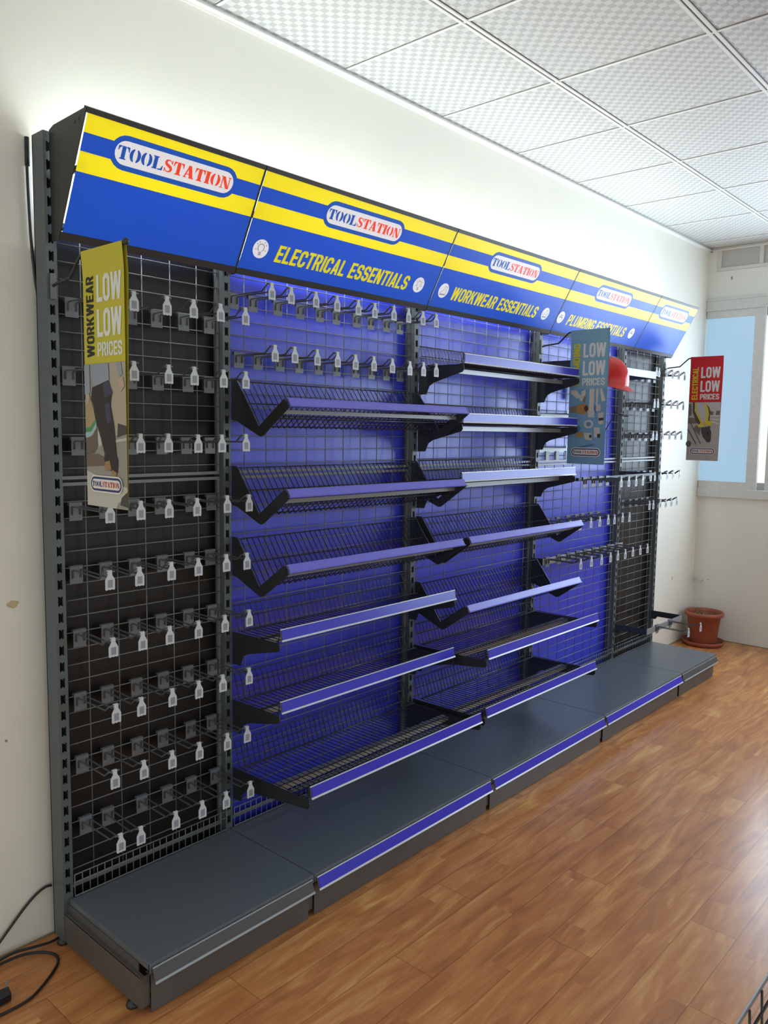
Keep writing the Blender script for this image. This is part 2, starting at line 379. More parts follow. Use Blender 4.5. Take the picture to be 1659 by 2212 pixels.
# transom lights painted over near the ceiling
b = MB(); b.box(XE-.012, WYE, 2.86, XE+.05, .04, 2.885); b.box(XE-.012, WYE, 3.01, XE+.05, .04, H-.001)
yy = .04
while yy > WYE:
    b.box(XE-.012, yy-.03, 2.885, XE+.05, yy, 3.01); yy -= .305
tw_ = struct(b.build('window_2', mat('painted_frame', (206, 204, 198), .6), bevel=.003))
MB().box(XE+.01, WYE, 2.885, XE+.016, .04, 3.01).build('pane', mat('painted_pane', (186, 186, 182), .5), tw_)
# ceiling angle and grid
b = MB(); b.box(-2.6, YW-.022, H-.022, XE, YW, H-.018); b.box(-2.6, YW-.004, H-.03, XE, YW, H); b.box(XE-.022, -6, H-.022, XE, YW, H-.018)
TRIMW = mat('ceiling_trim', (238, 238, 234), .35)
struct(b.build('trim_1', TRIMW))
DK = mat('tee_groove', (70, 70, 68), .5)
b = MB(); T = .629; TX0 = .642; TY = -.494
for k in range(9):
    y = TY-k*T
    b.use(TRIMW); b.box(-2.6, y-.016, H-.006, XE-.02, y-.004, H); b.box(-2.6, y+.004, H-.006, XE-.02, y+.016, H)
    b.use(DK); b.box(-2.6, y-.004, H-.002, XE-.02, y+.004, H); b.box(-2.6, y-.019, H-.0012, XE-.02, y-.016, H); b.box(-2.6, y+.016, H-.0012, XE-.02, y+.019, H)
for k in range(-5, 8):
    x = TX0+k*T
    b.use(TRIMW); b.box(x-.006, -5.9, H-.004, x+.006, YW-.02, H)
    b.use(DK); b.box(x-.008, -5.9, H-.0011, x-.006, YW-.02, H)
struct(b.build('trim_2', TRIMW))
# dirty joint along the foot of the walls
b = MB(); b.box(-2.6, YW-.004, 0, XE, YW, .006); b.box(XE-.004, -6, 0, XE, YW-.004, .006)
struct(b.build('trim_3', mat('joint_dirt', (150, 136, 112), .8)))

# ------------------------------------------------------------------ upright posts
GP = 'slotted upright posts of the shelving wall'
PL = ['slotted dark grey upright post at the near left end, beside the yellow banner',
      'slotted dark grey upright post between the brown end panel and the first blue panel',
      'slotted dark grey upright post between the electrical and workwear signs',
      'slotted dark grey upright post carrying the blue banner arm',
      'slotted dark grey upright post right of the last blue panel, behind the red helmet',
      'slotted dark grey upright post at the far right end, carrying the red banner arm']
for k, x in enumerate(XP):
    t = thing('upright_post', (x, 0, 0), PL[k], 'shelf post', GP)
    b = MB(); hw = .0155; top = 2.43
    b.box(x-hw, 0.0, .02, x-.0075, .004, top); b.box(x+.0075, 0.0, .02, x+hw, .004, top)
    b.box(x-hw, .004, .02, x-hw+.003, .068, top); b.box(x+hw-.003, .004, .02, x+hw, .068, top); b.box(x-hw, .064, .02, x+hw, .068, top)
    zs = [SLOT0+.05*i for i in range(45)]
    b.box(x-.0075, 0, .02, x+.0075, .004, zs[0]-.0145); b.box(x-.0075, 0, zs[-1]+.0145, x+.0075, .004, top)
    for i, z in enumerate(zs):
        if i < 44: b.box(x-.0075, 0, z+.0145, x+.0075, .004, z+.0355)
        b.prism([(x-.003, .0, z-.0146), (x+.003, .0, z-.0146), (x, .0, z-.0105)], (0, .004, 0))
        b.prism([(x-.003, .0, z+.0146), (x, .0, z+.0105), (x+.003, .0, z+.0146)], (0, .004, 0))
    b.build('post_tube', POST, t)
    # base leg reaching forward under the deck
    b = MB(); b.box(x-.014, -.428, .022, x-.011, .06, .112); b.box(x-.014, -.428, .109, x-.002, .06, .114); b.box(x-.014, -.431, .022, x+.014, -.428, .112)
    b.box(x-.002, -.40, .112, x+.001, .0, .138)
    bl = b.build('base_leg', PLINTH, t)
    for yf in (-.375, .03):
        f = MB(); f.lathe([(0,0),(.017,0),(.019,.005),(.017,.012),(.006,.016),(.006,.03)], (x-.006, yf, 0), 16); f.build('levelling_foot', DARK, t)

# ------------------------------------------------------------------ back sheets and wire panels
WXS = {0:(.098,.1022,5), 1:(.706,.1008,9), 2:(1.70,.1,10), 3:(2.692,.1043,10), 4:(3.808,.1018,5)}
BSL = ['matt brown-black back sheet behind the leftmost wire grid', 'glossy blue back sheet behind the electrical bay', 'glossy blue back sheet behind the workwear bay', 'glossy blue back sheet behind the plumbing bay', 'matt brown-black back sheet behind the far right wire grid']
for k in range(5):
    x0, x1 = XP[k]+.017, XP[k+1]-.017
    o = MB().box(x0, .052, .10, x1, .058, 2.20).build('back_sheet', BLUEP if 1 <= k <= 3 else BROWN)
    tag(o, BSL[k], 'back panel')
    for part, (z0, z1) in enumerate(((.172, 1.440), (1.449, 2.19))):
        t = thing('gridwall', ((x0+x1)/2, YM, z0), '%s wire grid panel in a tube frame, %s half of the %s bay' % ('dark grey', ['lower', 'upper'][part], BAYN[k]), 'wire panel', 'wire grid panels behind the hooks and baskets')
        f = MB(); r = .005; ym = YM+.006
        f.box(x0, ym-r, z0, x0+2*r, ym+r, z1); f.box(x1-2*r, ym-r, z0, x1, ym+r, z1); f.box(x0+2*r, ym-r, z0, x1-2*r, ym+r, z0+2*r); f.box(x0+2*r, ym-r, z1-2*r, x1-2*r, ym+r, z1)
        f.build('panel_frame', WIRE, t)
        g = MB()
        s0, st, n = WXS[k]
        for i in range(n):
            xx = s0+st*i
            if xx < x1-.015: g.tube([(xx, YM+.004, z0+.004), (xx, YM+.004, z1-.004)], .0018, 5)
        for i in range(-2, 48):
            zz = SLOT0-.006+.05*i
            if z0+.008 < zz < z1-.008: g.tube([(x0+.003, YM, zz), (x1-.003, YM, zz)], .0019, 5)
        g.build('wire_grid', WIRE, t)

# ------------------------------------------------------------------ base decks, plinths, riser grids
DL = ['grey base deck at the near left end with empty clear ticket strip', 'grey base deck with blue ticket strip under the electrical bay', 'grey base deck with blue ticket strip under the workwear bay', 'grey base deck with blue ticket strip under the plumbing bay', 'short grey base deck at the far right end with empty ticket strip']
def price_strip(parent, x0, x1, p0, p1, blue, painted_sheen=False):
    # p0 top edge (y,z), p1 bottom edge (y,z) of the sloping ticket strip
    (ya, za), (yb, zb) = p0, p1
    d = Vector((0, yb-ya, zb-za)); n = Vector((0, d.z, -d.y)).normalized()
    if n.y > 0: n = -n
    def at(x, f, o): p = Vector((x, ya, za))+d*f+n*o; return p
    b = MB(); b.use(RAILTOP if blue else STRIPD)
    b.prism([at(x0,0,0), at(x0,1,0), at(x0,1,.002), at(x0,0,.002)], (x1-x0, 0, 0))
    b.use(STRIP_SHEEN if painted_sheen else STRIPG if blue else STRIPDR)
    b.prism([at(x0,0,.002), at(x0,.08,.002), at(x0,.08,.0042), at(x0,0,.0042)], (x1-x0, 0, 0))
    b.prism([at(x0,.86,.002), at(x0,1.0,.002), at(x0,1.0,.006), at(x0,.86,.0042)], (x1-x0, 0, 0))
    s = b.build('price_strip', RAILTOP, parent)
    if blue:
        i = MB(); i.prism([at(x0+.004,.08,.002), at(x0+.004,.86,.002), at(x0+.004,.86,.0034), at(x0+.004,.08,.0034)], (x1-x0-.008, 0, 0)); i.build('blue_insert', STRIP_SHEEN if painted_sheen else STRIPB, s)
    return s
for k in range(5):
    x0, x1 = XP[k]+.0015, XP[k+1]-.0015
    t = thing('base_deck', ((x0+x1)/2, -.25, .12), DL[k], 'base shelf', 'base decks of the shelving wall')
    b = MB(); b.box(x0, -.453, ZB-.003, x1, -.004, ZB); b.box(x0, -.453, ZB-.028, x1, -.450, ZB-.003); b.box(x0, -.445, ZB-.02, x0+.002, -.004, ZB-.003); b.box(x1-.002, -.445, ZB-.02, x1, -.004, ZB-.003)
    b.build('deck_shelf', DECK, t, bevel=.0012)
    price_strip(t, x0+.006, x1-.012, (-.4545, ZB-.010), (-.469, ZB-.052), 1 <= k <= 3)
    o = MB(); o.box(x0+.012, -.4387, .002, x1-.012, -.436, .112); o.box(x0+.012, -.436, .108, x1-.012, -.41, .111)
    tag(o.build('kick_plate', PLINTH, bevel=.001), 'dark grey kick plate closing the front below %s deck' % ['the near left', 'the electrical bay', 'the workwear bay', 'the plumbing bay', 'the far right'][k], 'kick plate', 'kick plates along the floor')
    g = MB(); n = int(round((x1-x0-.03)/.0255)); a0, a1 = x0+.016, x1-.016
    for i in range(n+1):
        xx = a0+(a1-a0)*i/n; g.tube([(xx, -.008, ZB+.002), (xx, -.008, ZB+.075)], .0017, 5)
    for zz in (ZB+.006, ZB+.05, ZB+.075): g.tube([(a0, -.0105, zz), (a1, -.0105, zz)], .002, 5)
    tag(g.build('wire_riser', WIRE), 'low wire grid riser along the back of %s deck' % ['the near left', 'the electrical', 'the workwear', 'the plumbing', 'the far right'][k], 'wire riser', 'wire risers behind the base decks')

# ------------------------------------------------------------------ baskets
def v_basket(k, z0, label):
    xa, xb = XP[k]+.018, XP[k+1]-.020
    t = thing('angled_wire_basket', ((xa+xb)/2, -.15, z0-.19), label, 'wire basket', 'angled wire baskets')
    prof = [(0,0),(-.030,0),(-.150,-.160),(-.279,-.068),(-.300,-.098),(-.172,-.190),(-.160,-.194),(-.146,-.190),(-.03,-.142),(0,-.137)]
    for x in (xa, xb-.004):
        b = MB(); b.prism([(x, y, z0+z) for y, z in prof], (.004, 0, 0)); 
        b.prism([(x, -.281, z0-.066), (x, -.300, z0-.092), (x, -.170, z0-.186), (x, -.152, z0-.162)], (.014 if x == xa else -.010, 0, 0)) if False else None
        b.build('side_bracket', DARK, t)
    g = MB(); n = 38
    for i in range(n+1):
        x = xa+.012+(xb-xa-.024)*i/n
        g.tube([(x, -.034, z0-.004), (x, -.150, z0-.165), (x, -.284, z0-.070)], .0016, 5)
    for y, z, r in ((-.032,-.006,.0026),(-.085,-.082,.0024),(-.142,-.160,.0026),(-.205,-.132,.0024),(-.205,-.124,.0024),(-.276,-.082,.0026)):
        g.tube([(xa+.004, y, z0+z), (xb-.004, y, z0+z)], r, 6)
    g.build('wire_tray', BWIRE, t)
    r = MB(); r.box(xa+.004, -.243, z0-.118, xb-.004, -.239, z0-.104); r.build('support_bar', WIRE, t)
    price_strip(t, xa+.002, xb-.002, (-.286, z0-.068), (-.304, z0-.096), True, True)  # rim and insert both take the blue with the reflection painted in
def flat_basket(k, z0, depth, label, lean=.010):
    xa, xb = XP[k]+.018, XP[k+1]-.020; D = depth
    t = thing('flat_wire_basket', ((xa+xb)/2, -D/2, z0-.11), label, 'wire basket', 'flat wire baskets')
    prof = [(0,0),(-D,.004),(-D-.003,-.015),(-D+.006,-.026),(-.085,-.066),(-.060,-.080),(-.050,-.100),(-.044,-.116),(0,-.118)]
    for x in (xa, xb-.004):
        b = MB(); b.prism([(x, y, z0+z) for y, z in prof], (.004, 0, 0)); b.build('side_bracket', DARK, t)
    g = MB(); n = 40; yb = -.022; yf = -D+.008
    for i in range(n+1):
        x = xa+.008+(xb-xa-.016)*i/n
        g.tube([(x, .000, z0+.094), (x, yb-.008, z0+.006), (x, yf+.004, z0+.006), (x, yf-.002, z0+.050)], .0016, 5)
    for y, z, r in ((.0,.093,.0024),(-.012,.05,.0020),(-.045,.009,.0026),(-.05,.009,.0022),(yf*.62,.002,.0022),(yf+.012,.009,.0024),(yf,.03,.0022),(yf-.001,.048,.0024)):
        g.tube([(xa+.006, y, z0+z), (xb-.006, y, z0+z)], r, 6)
    if D > .3:
        for q in range(5): g.tube([(xa+.006, -.30-.02*q, z0+.002), (xb-.006, -.30-.02*q, z0+.002)], .0013, 5)
    g.build('wire_tray', BWIRE, t)
    r = MB(); y = -D*.55; r.box(xa+.004, y-.016, z0-.008, xb-.004, y+.016, z0-.004); r.box(xa+.004, y-.016, z0-.024, xb-.004, y-.013, z0-.008); r.build('support_bar', CHROMEY, t)
    price_strip(t, xa+.004, xb-.004, (yf-.006, z0+.052), (yf-.006-lean, z0+.010), True)
for z, n in ((1.776, 'topmost'), (1.478, 'middle'), (1.227, 'lowest')): v_basket(1, z, '%s of the three angled wire baskets in the electrical bay' % n)
for z, D, n in ((.884, .255, 'upper shallow'), (.633, .255, 'lower shallow'), (.380, .405, 'deep bottom')): flat_basket(1, z, D, '%s flat wire basket with blue strip in the electrical bay' % n)
for z, n in ((1.229, 'upper'), (.931, 'lower')): v_basket(2, z, '%s of the two angled wire baskets in the workwear bay' % n)
for z, D, n in ((1.886, .242, 'topmost flat wire basket, glare on its strip, in the workwear bay'), (1.636, .242, 'second flat wire basket from the top in the workwear bay'), (1.384, .242, 'third flat wire basket from the top in the workwear bay'), (.640, .398, 'deep flat wire basket under the angled ones in the workwear bay'), (.386, .398, 'lowest deep flat wire basket in the workwear bay')): flat_basket(2, z, D, n, .010 if z < 1.3 else .001 if z > 1.5 else .004)

# ------------------------------------------------------------------ hooks
HY = YM-.004
def hook_parts():
    t = thing('display_hook', (0, 0, 0), 'hook', 'hook')
    p = MB(); p.box(-.0205, -.0015, -.054, .0205, .0005, 0); p.box(-.0205, -.0015, -.001, .0205, .010, .0012); p.box(-.0205, .0085, -.008, .0205, .010, .0)
    p.build('back_plate', PLATE, t)
    g = MB(); h = .0125
    for s in (-1, 1): g.tube([(s*h, -.004, -.036), (s*h, -.0045, -.014), (s*h, -.010, -.0105), (s*h, -.165, -.0125), (s*h, -.190, .006), (s*h, -.198, .0085)], .0026, 6)
    g.tube([(-h-.004, -.198, .0085), (h+.004, -.198, .0085)], .0026, 6)
    g.build('double_prong', PRONG, t)
    q = MB(); y = -.2015
    pr = [(-.0055,.012),(.0055,.012),(.0065,.0),(.0145,-.014),(.0145,-.041),(.012,-.0435),(.004,-.0415),(0,-.0435),(-.004,-.0415),(-.012,-.0435),(-.0145,-.041),(-.0145,-.014),(-.0065,.0)]
    q.prism([(x, y, z) for x, z in pr], (0, -.0025, 0)); q.tube([(-.0065, -.1985, .0088), (.0065, -.1985, .0088)], .0056, 8)
    th_ = q.build('ticket_holder', TICKET, t)
    i = MB(); i.box(-.0075, y-.0032, -.036, .0075, y-.0026, -.014); i.build('ticket_window', TICKIN, th_)
    return t
PROTO = hook_parts(); first = [True]
def place_hook(x, y, z, label, group):
    if first[0]:
        r = PROTO; first[0] = False
    else:
        r = PROTO.copy(); COL.objects.link(r)
        for ch in PROTO.children:
            c = ch.copy(); COL.objects.link(c); c.parent = r
            for g in ch.children:
                d = g.copy(); COL.objects.link(d); d.parent = c
    r.location = (x, y, z); r['label'] = label; r['group'] = group
    r.rotation_euler = (random.uniform(-.012, .012), 0, random.uniform(-.03, .03))
def hook_rows(rows, bay, y=HY):
    nr = len(rows)
    for i, (z, xs) in enumerate(rows):
        rown = 'top row' if i == 0 else ('bottom row' if i == nr-1 else '%s row' % ORD[i])
        for j, x in enumerate(xs):
            place_hook(x, y, z, 'black double hook with clear tag, %s from left, %s of the %s' % (ORD[j], rown, bay), 'double hooks in the %s' % bay)
hook_rows([(1.980, [.065,.153,.258,.349,.450,.552]), (1.781, [.051,.148,.254,.351,.465,.550]), (1.575, [.074,.158,.254,.363,.457,.551]),
           (1.379, [.062,.158,.257,.353,.470,.555]), (1.187, [.059,.156,.257,.358,.464,.549]), (.990, [.065,.157,.252,.351,.457,.556]),
           (.791, [.062,.153,.256,.356,.454,.554]), (.591, [.063,.151,.255,.351,.462,.550]), (.390, [.070,.146,.268,.365,.463,.563])], 'leftmost bay')
hook_rows([(2.075, [.656,.740,.855,.966,1.067,1.157,1.271,1.356,1.453,1.539]), (1.874, [.676,.763,.866,.961,1.063,1.161,1.270,1.366,1.458,1.546])], 'electrical bay')
hook_rows([(2.009, [3.735,3.775,3.88,3.985,4.085,4.172]), (1.817, [3.722,3.775,3.874,3.978,4.087,4.174]), (1.619, [3.722,3.775,3.870,3.984,4.076,4.170]),
           (1.364, [3.722,3.775,3.872,3.980,4.077,4.177]), (1.184, [3.722,3.775,3.884,3.973,4.064,4.151])], 'far right bay')
for j, x in enumerate([2.72,2.832,2.95,3.065,3.168,3.24,3.345,3.44]):
    place_hook(x, HY, 1.131, 'black double hook with clear tag, %s from left, on the plumbing wire grid' % ORD[j], 'double hooks on the plumbing grid')

# ------------------------------------------------------------------ crossbars
def crossbar(xa, xb, y, z0, z1, m, arm, label):
    t = thing('crossbar', ((xa+xb)/2, y, z0), label, 'crossbar')
    MB().box(xa, y, z0, xb, y+.006, z1).build('front_bar', m, t, bevel=.001)
    for x in (xa, xb-.004):
        a = MB(); a.prism([(x, .0, z0-.02), (x, -.03, z0-.02), (x, -.045 if y < -.1 else -.03, z0), (x, y+.006, z0), (x, y+.006, z1), (x, .0, z1)], (.004, 0, 0)); a.build('side_arm', arm, t)
    return t
crossbar(XP[3]+.02, XP[4]-.02, -.046, .889, .925, CHROMEY, DARK, 'grey crossbar close to the blue sheet, lowest in the plumbing bay')
crossbar(XP[3]+.02, XP[4]-.02, -.212, 1.945, 1.988, CHROMEY, BARDK, 'grey crossbar on long arms behind the red helmet at the top of the plumbing bay')
crossbar(XP[3]+.02, XP[4]-.02, -.240, 1.360, 1.376, DARK, DARK, 'thin black crossbar holding four hooks midway up the plumbing bay')
crossbar(XP[4]+.02, XP[5]-.02, -.215, .344, .382, CHROMEY, BARDK, 'grey crossbar with two hooks in front of the plant pot')
for j, x in enumerate([2.733,2.859,2.971,3.075,3.168,3.272,3.371,3.469,3.574]):
    place_hook(x, -.0485, .931, 'black double hook with clear tag, %s from left, on the low plumbing crossbar' % ORD[j], 'double hooks on the low crossbar')
for j, x in enumerate([2.757,2.851,2.934,3.017]):
    place_hook(x, -.2425, 1.378, 'black double hook with clear tag, %s from left, on the thin plumbing crossbar' % ORD[j], 'double hooks on the thin crossbar')
for j, x in enumerate([3.86, 4.07]):
    place_hook(x, -.2175, .386, 'black double hook with clear tag, %s of two on the crossbar before the plant pot' % ['left', 'right'][j], 'double hooks on the end crossbar')
# small shelves hung behind the blue banner
for z, n in ((1.712, 'upper'), (1.530, 'lower')):
    t = thing('tray_shelf', (2.9, -.1, z), '%s small grey hanging shelf, half hidden behind the blue banner' % n, 'small shelf', 'small hanging shelves in the plumbing bay')
    b = MB(); b.box(2.71, -.15, z, 3.06, .012, z+.003); b.box(2.71, -.152, z, 3.06, -.15, z+.02); b.build('shelf_plate', CHROMEY, t)
    b = MB(); b.box(2.71, .010, z-.028, 3.06, .014, z+.003); b.build('back_rail', CHROMEY, t)
    for x in (2.77, 2.88, 2.99): MB().box(x, .004, z-.07, x+.035, .008, z-.022).build('clip', PLATE, t)

# ------------------------------------------------------------------ header signs
UPV = Vector((0, LYT-LYB, LZT-LZB)); UL = UPV.length; UPV.normalize(); NRM = Vector((0, -UPV.z, UPV.y))
def SP(x, tt, o=0.0): return Vector((x, LYB, LZB))+UPV*tt+NRM*o
PILL = [(.090,.522),(.905,1.333),(1.925,2.355),(2.935,3.365),(3.775,4.205)]
TXT = [None, ('ELECTRICAL ESSENTIALS', .757, 1.470), ('WORKWEAR ESSENTIALS', 1.763, 2.478), ('PLUMBING ESSENTIALS', 2.787, 3.478), None]
ICON = [None, (.688, 1.532), (1.702, 2.553), (2.712, 3.557), None]
HL = ['illuminated blue and yellow shop sign without a slogan at the near left end', 'illuminated sign reading ELECTRICAL ESSENTIALS over the second bay', 'illuminated sign reading WORKWEAR ESSENTIALS over the middle bay', 'illuminated sign reading PLUMBING ESSENTIALS over the fourth bay', 'short illuminated sign without a slogan at the far right end']
def put(b, polys, m, o):
    b.use(m)
    for n, p in enumerate(polys): b.poly([SP(x, y, o+.00004*(n % 9)) for x, y in p])
def logo_polys(x0, y0, x1, y1):
    wd = x1-x0; hh = y1-y0; m = hh*.17
    a = pill(x0, y0, x1, y1); i = pill(x0+m*.9, y0+m*.9, x1-m*.9, y1-m*.9)
    tx0, tx1 = x0+hh*.24, x1-hh*.26; ty = y0+hh*.31; th = hh*.38
    t1, w1 = text('TOOL', serif, .04); t2, w2 = text('STATION', serif, .04); f = (tx1-tx0)/(w1+w2*1.0+.05)
    A = fit(t1, w1, tx0, ty, w1*f, th); Bq = fit(t2, w2, tx0+(w1+.05)*f, ty, w2*f, th)
    return a, i, A, Bq
for k in range(5):
    x0, x1 = XP[k]+.002, XP[k+1]-.002; gl = .007 if k == 0 else .0045
    t = thing('header_sign', ((x0+x1)/2, -.1, LZB), HL[k], 'sign', 'illuminated header signs')
    b = MB()
    for (ta, tb, m) in ((.010,.180,SB),(.180,.234,SY),(.234,.283,SB),(.283,.332,SY)):
        b.use(m); b.prism([SP(x0+gl, ta, 0), SP(x1-.0005, ta, 0), SP(x1-.0005, tb, 0), SP(x0+gl, tb, 0)], tuple(NRM*.0015))
    b.build('sign_panel', SB, t)
    pa, pb = PILL[k]
    a, i, A, Bq = logo_polys(pa, .213, pb, .307)
    b = MB(); put(b, [a], SB, .0019); put(b, [i], SW, .0023); put(b, A, SLB, .0027); put(b, Bq, SLR, .0027); b.build('logo', SB, t)
    if TXT[k]:
        s, u0, u1 = TXT[k]; P, wd = text(s, glyph, .075, .16)
        b = MB(); put(b, fit(P, wd+.16, u0, .053, u1-u0, .060), SY, .0019); b.build('lettering', SY, t)
        for cx in ICON[k]:
            cy, r = .086, .0325
            b = MB(); put(b, [arcpts(cx, cy, r, r, 0, 360, 28)[:-1]], SW, .0019)
            q = []
            if k == 1:
                q += stroke(arcpts(cx, cy+.004, .013, .013, -60, 240, 12), .002)
                for (yy2) in (-.012, -.016, -.020): q += stroke([(cx-.005, cy+yy2), (cx+.005, cy+yy2)], .0022)
                for an in (30, 60, 120, 150, 200, 340): q += stroke([(cx+.019*math.cos(math.radians(an)), cy+.004+.019*math.sin(math.radians(an))), (cx+.024*math.cos(math.radians(an)), cy+.004+.024*math.sin(math.radians(an)))], .002)
            elif k == 2:
                q += stroke([(cx+.004,cy+.02),(cx+.016,cy+.018),(cx+.017,cy-.014),(cx-.018,cy-.016),(cx-.018,cy-.008),(cx-.004,cy-.001),(cx+.004,cy+.02)], .002)
                q += stroke([(cx-.019,cy-.019),(cx+.018,cy-.018)], .0025)
            else:
                q += stroke([(cx-.012,cy+.012),(cx+.012,cy+.012)], .003)+stroke([(cx,cy+.012),(cx,cy+.004)], .003)+stroke([(cx-.016,cy+.002),(cx+.010,cy+.002),(cx+.015,cy-.003),(cx+.015,cy-.008)], .004)+stroke([(cx+.014,cy-.012),(cx+.014,cy-.017)], .0025)+stroke([(cx-.016,cy+.007),(cx-.016,cy-.004)], .003)
            put(b, q, SGY, .0023); b.build('icon', SW, t)
    b = MB(); b.prism([SP(x0, .332, -.012), SP(x0, .332, .004), SP(x0, UL, .003), SP(x0, UL, -.012)], (x1-x0, 0, 0)); b.build('top_rail', FRAME, t)
    b = MB(); b.prism([SP(x0, -.016, -.010), SP(x0, -.012, .004), SP(x0, .010, .004), SP(x0, .010, -.010)], (x1-x0, 0, 0)); b.build('bottom_rail', FRAME, t)
    for xe in (x0-.0015, x1-.0015):
        prof = [SP(0, UL, .002), SP(0, -.016, .002), Vector((0, -.004, LZB-.012)), Vector((0, -.004, 2.432)), Vector((0, -.03, 2.440))]
        b = MB(); b.prism([(xe, p.y, p.z) for p in prof], (.003, 0, 0))
        b.build('end_plate', FRAME, t)
        if (k, xe < x0) not in ((0, True), (4, False)): continue
        for (dy, dz) in ((-.172, 2.424), (-.150, 2.420), (-.02, 2.17)): s = MB(); s.tube([(xe-.002, dy, dz), (xe+.005, dy, dz)], .0045, 8); s.build('screw', DARK, t)
    for xx in (x0+.03, x1-.03):
        b = MB(); b.prism([(xx, -.004, 2.33), (xx, -.004, 2.31), tuple(SP(xx, .19, -.003)), tuple(SP(xx, .21, -.003))], (.006, 0, 0)); b.build('mounting_arm', FRAME, t)
    b = MB(); b.tube([(x0+.05, -.02, 2.345), (x1-.05, -.02, 2.345)], .008, 10); b.build('led_tube', LED, t)

# ------------------------------------------------------------------ hanging banners
def banner(xp, zt, field, tx1, word, wordm, pic, label, ykn):
    # visible face looks towards -X; u runs out from the wall, v runs down
    yl, yr = -.178, -.388; Hh = .685; Wd = yl-yr
    t = thing('hanging_banner', (xp, 0, zt-Hh), label, 'banner', 'hanging promotional banners')
    def bx(v):  # gentle curl at the top
        return xp-.0006-(.010*(1-v/.06) if v < .06 else 0)*.5
    def BP(u, v, o=0): return (bx(v*Hh)-o, yl-u*Wd, zt-v*Hh)
    # cloth: two skins wrapped over the rod
    b = MB(); rows = [0, .02, .05, .10, .438, 1.0]
    for a, c in zip(rows, rows[1:]):
        b.use(field if c <= .4381 else pic['bg'])
        b.poly([BP(0, c), BP(1, c), BP(1, a), BP(0, a)])
    b.use(field); b.poly([(xp+.012, yl, zt-.08), (xp+.012, yr, zt-.08), (xp+.008, yr, zt-.002), (xp+.008, yl, zt-.002)])
    b.poly([(xp+.008, yl, zt-.002), (xp+.008, yr, zt-.002), BP(1, 0), BP(0, 0)])
    b.poly([(xp+.0012, yl, zt-Hh), (xp+.0012, yr, zt-Hh), (xp+.012, yr, zt-.08), (xp+.012, yl, zt-.08)])
    b.build('banner_cloth', field, t)
    # hem lines
    h = MB()
    for v in (.062, .935): h.box(xp-.0012, yr, zt-v*Hh-.0012, xp-.0006, yl, zt-v*Hh)
    h.build('hem', field, t)
    b = MB()
    for s, v0, v1 in (('LOW', .102, .205), ('LOW', .232, .338), ('PRICES', .358, .412)):
        P, wd = text(s, glyph, .06)
        b.use(tx1)
        for n, p in enumerate(fit(P, wd, .345, 0, .595, 1)): b.poly([BP(x, v1-(v1-v0)*y, .0008+.00004*(n % 9)) for x, y in p])
    P, wd = text(word, glyph, .07)
    b.use(wordm)
    for n, p in enumerate(fit(P, wd, 0, 0, 1, 1)): b.poly([BP(.265-.185*y, .412-.312*x, .0008+.00004*(n % 9)) for x, y in p])
    b.build('slogan', tx1, t)
    b = MB()
    for n, (m, polys) in enumerate(pic['shapes']):
        b.use(m)
        for n2, p in enumerate(polys): b.poly([BP(x, y, .0003+.0002*n+.00002*n2) for x, y in p])
    b.build('printed_picture', pic['bg'], t)
    b = MB(); asp = Hh/Wd
    a, i, A, Bq = logo_polys(0, 0, .76, .18)
    tr = lambda P: [[(.125+x, .945-y/asp/1.0-.008) for x, y in q] for q in P]
    z = .0006+.0002*len(pic['shapes'])
    o = pill(-.02, -.02, .78, .20)
    for m, P, d in ((INKP, [o], 0), (INKN, [a], .0003), (INKP, [i], .0006), (INKN, A, .0009), (INKR, Bq, .0009)):
        b.use(m)
        for n2, p in enumerate(tr(P)): b.poly([BP(x, y, z+d+.00003*(n2 % 9)) for x, y in p])
    b.build('logo', INKP, t)
    r = MB(); r.tube([(xp, -.004, zt-.072), (xp, -.03, zt-.066), (xp, -.105, zt-.060), (xp, -.160, zt-.012), (xp, -.178, zt-.006), (xp, -.392, zt-.004)], .0042, 8); 
    if ykn: r.lathe([(0,-.009),(.006,-.007),(.009,0),(.006,.007),(0,.009)], (xp, -.400, zt-.003), 12)
    r.build('banner_arm', DARK, t)
    MB().box(xp-.008, -.009, zt-.108, xp+.008, -.001, zt-.036).build('arm_bracket', PLATE, t, bevel=.002)
M2 = lambda n, c: mat('print_'+n, c, .6)
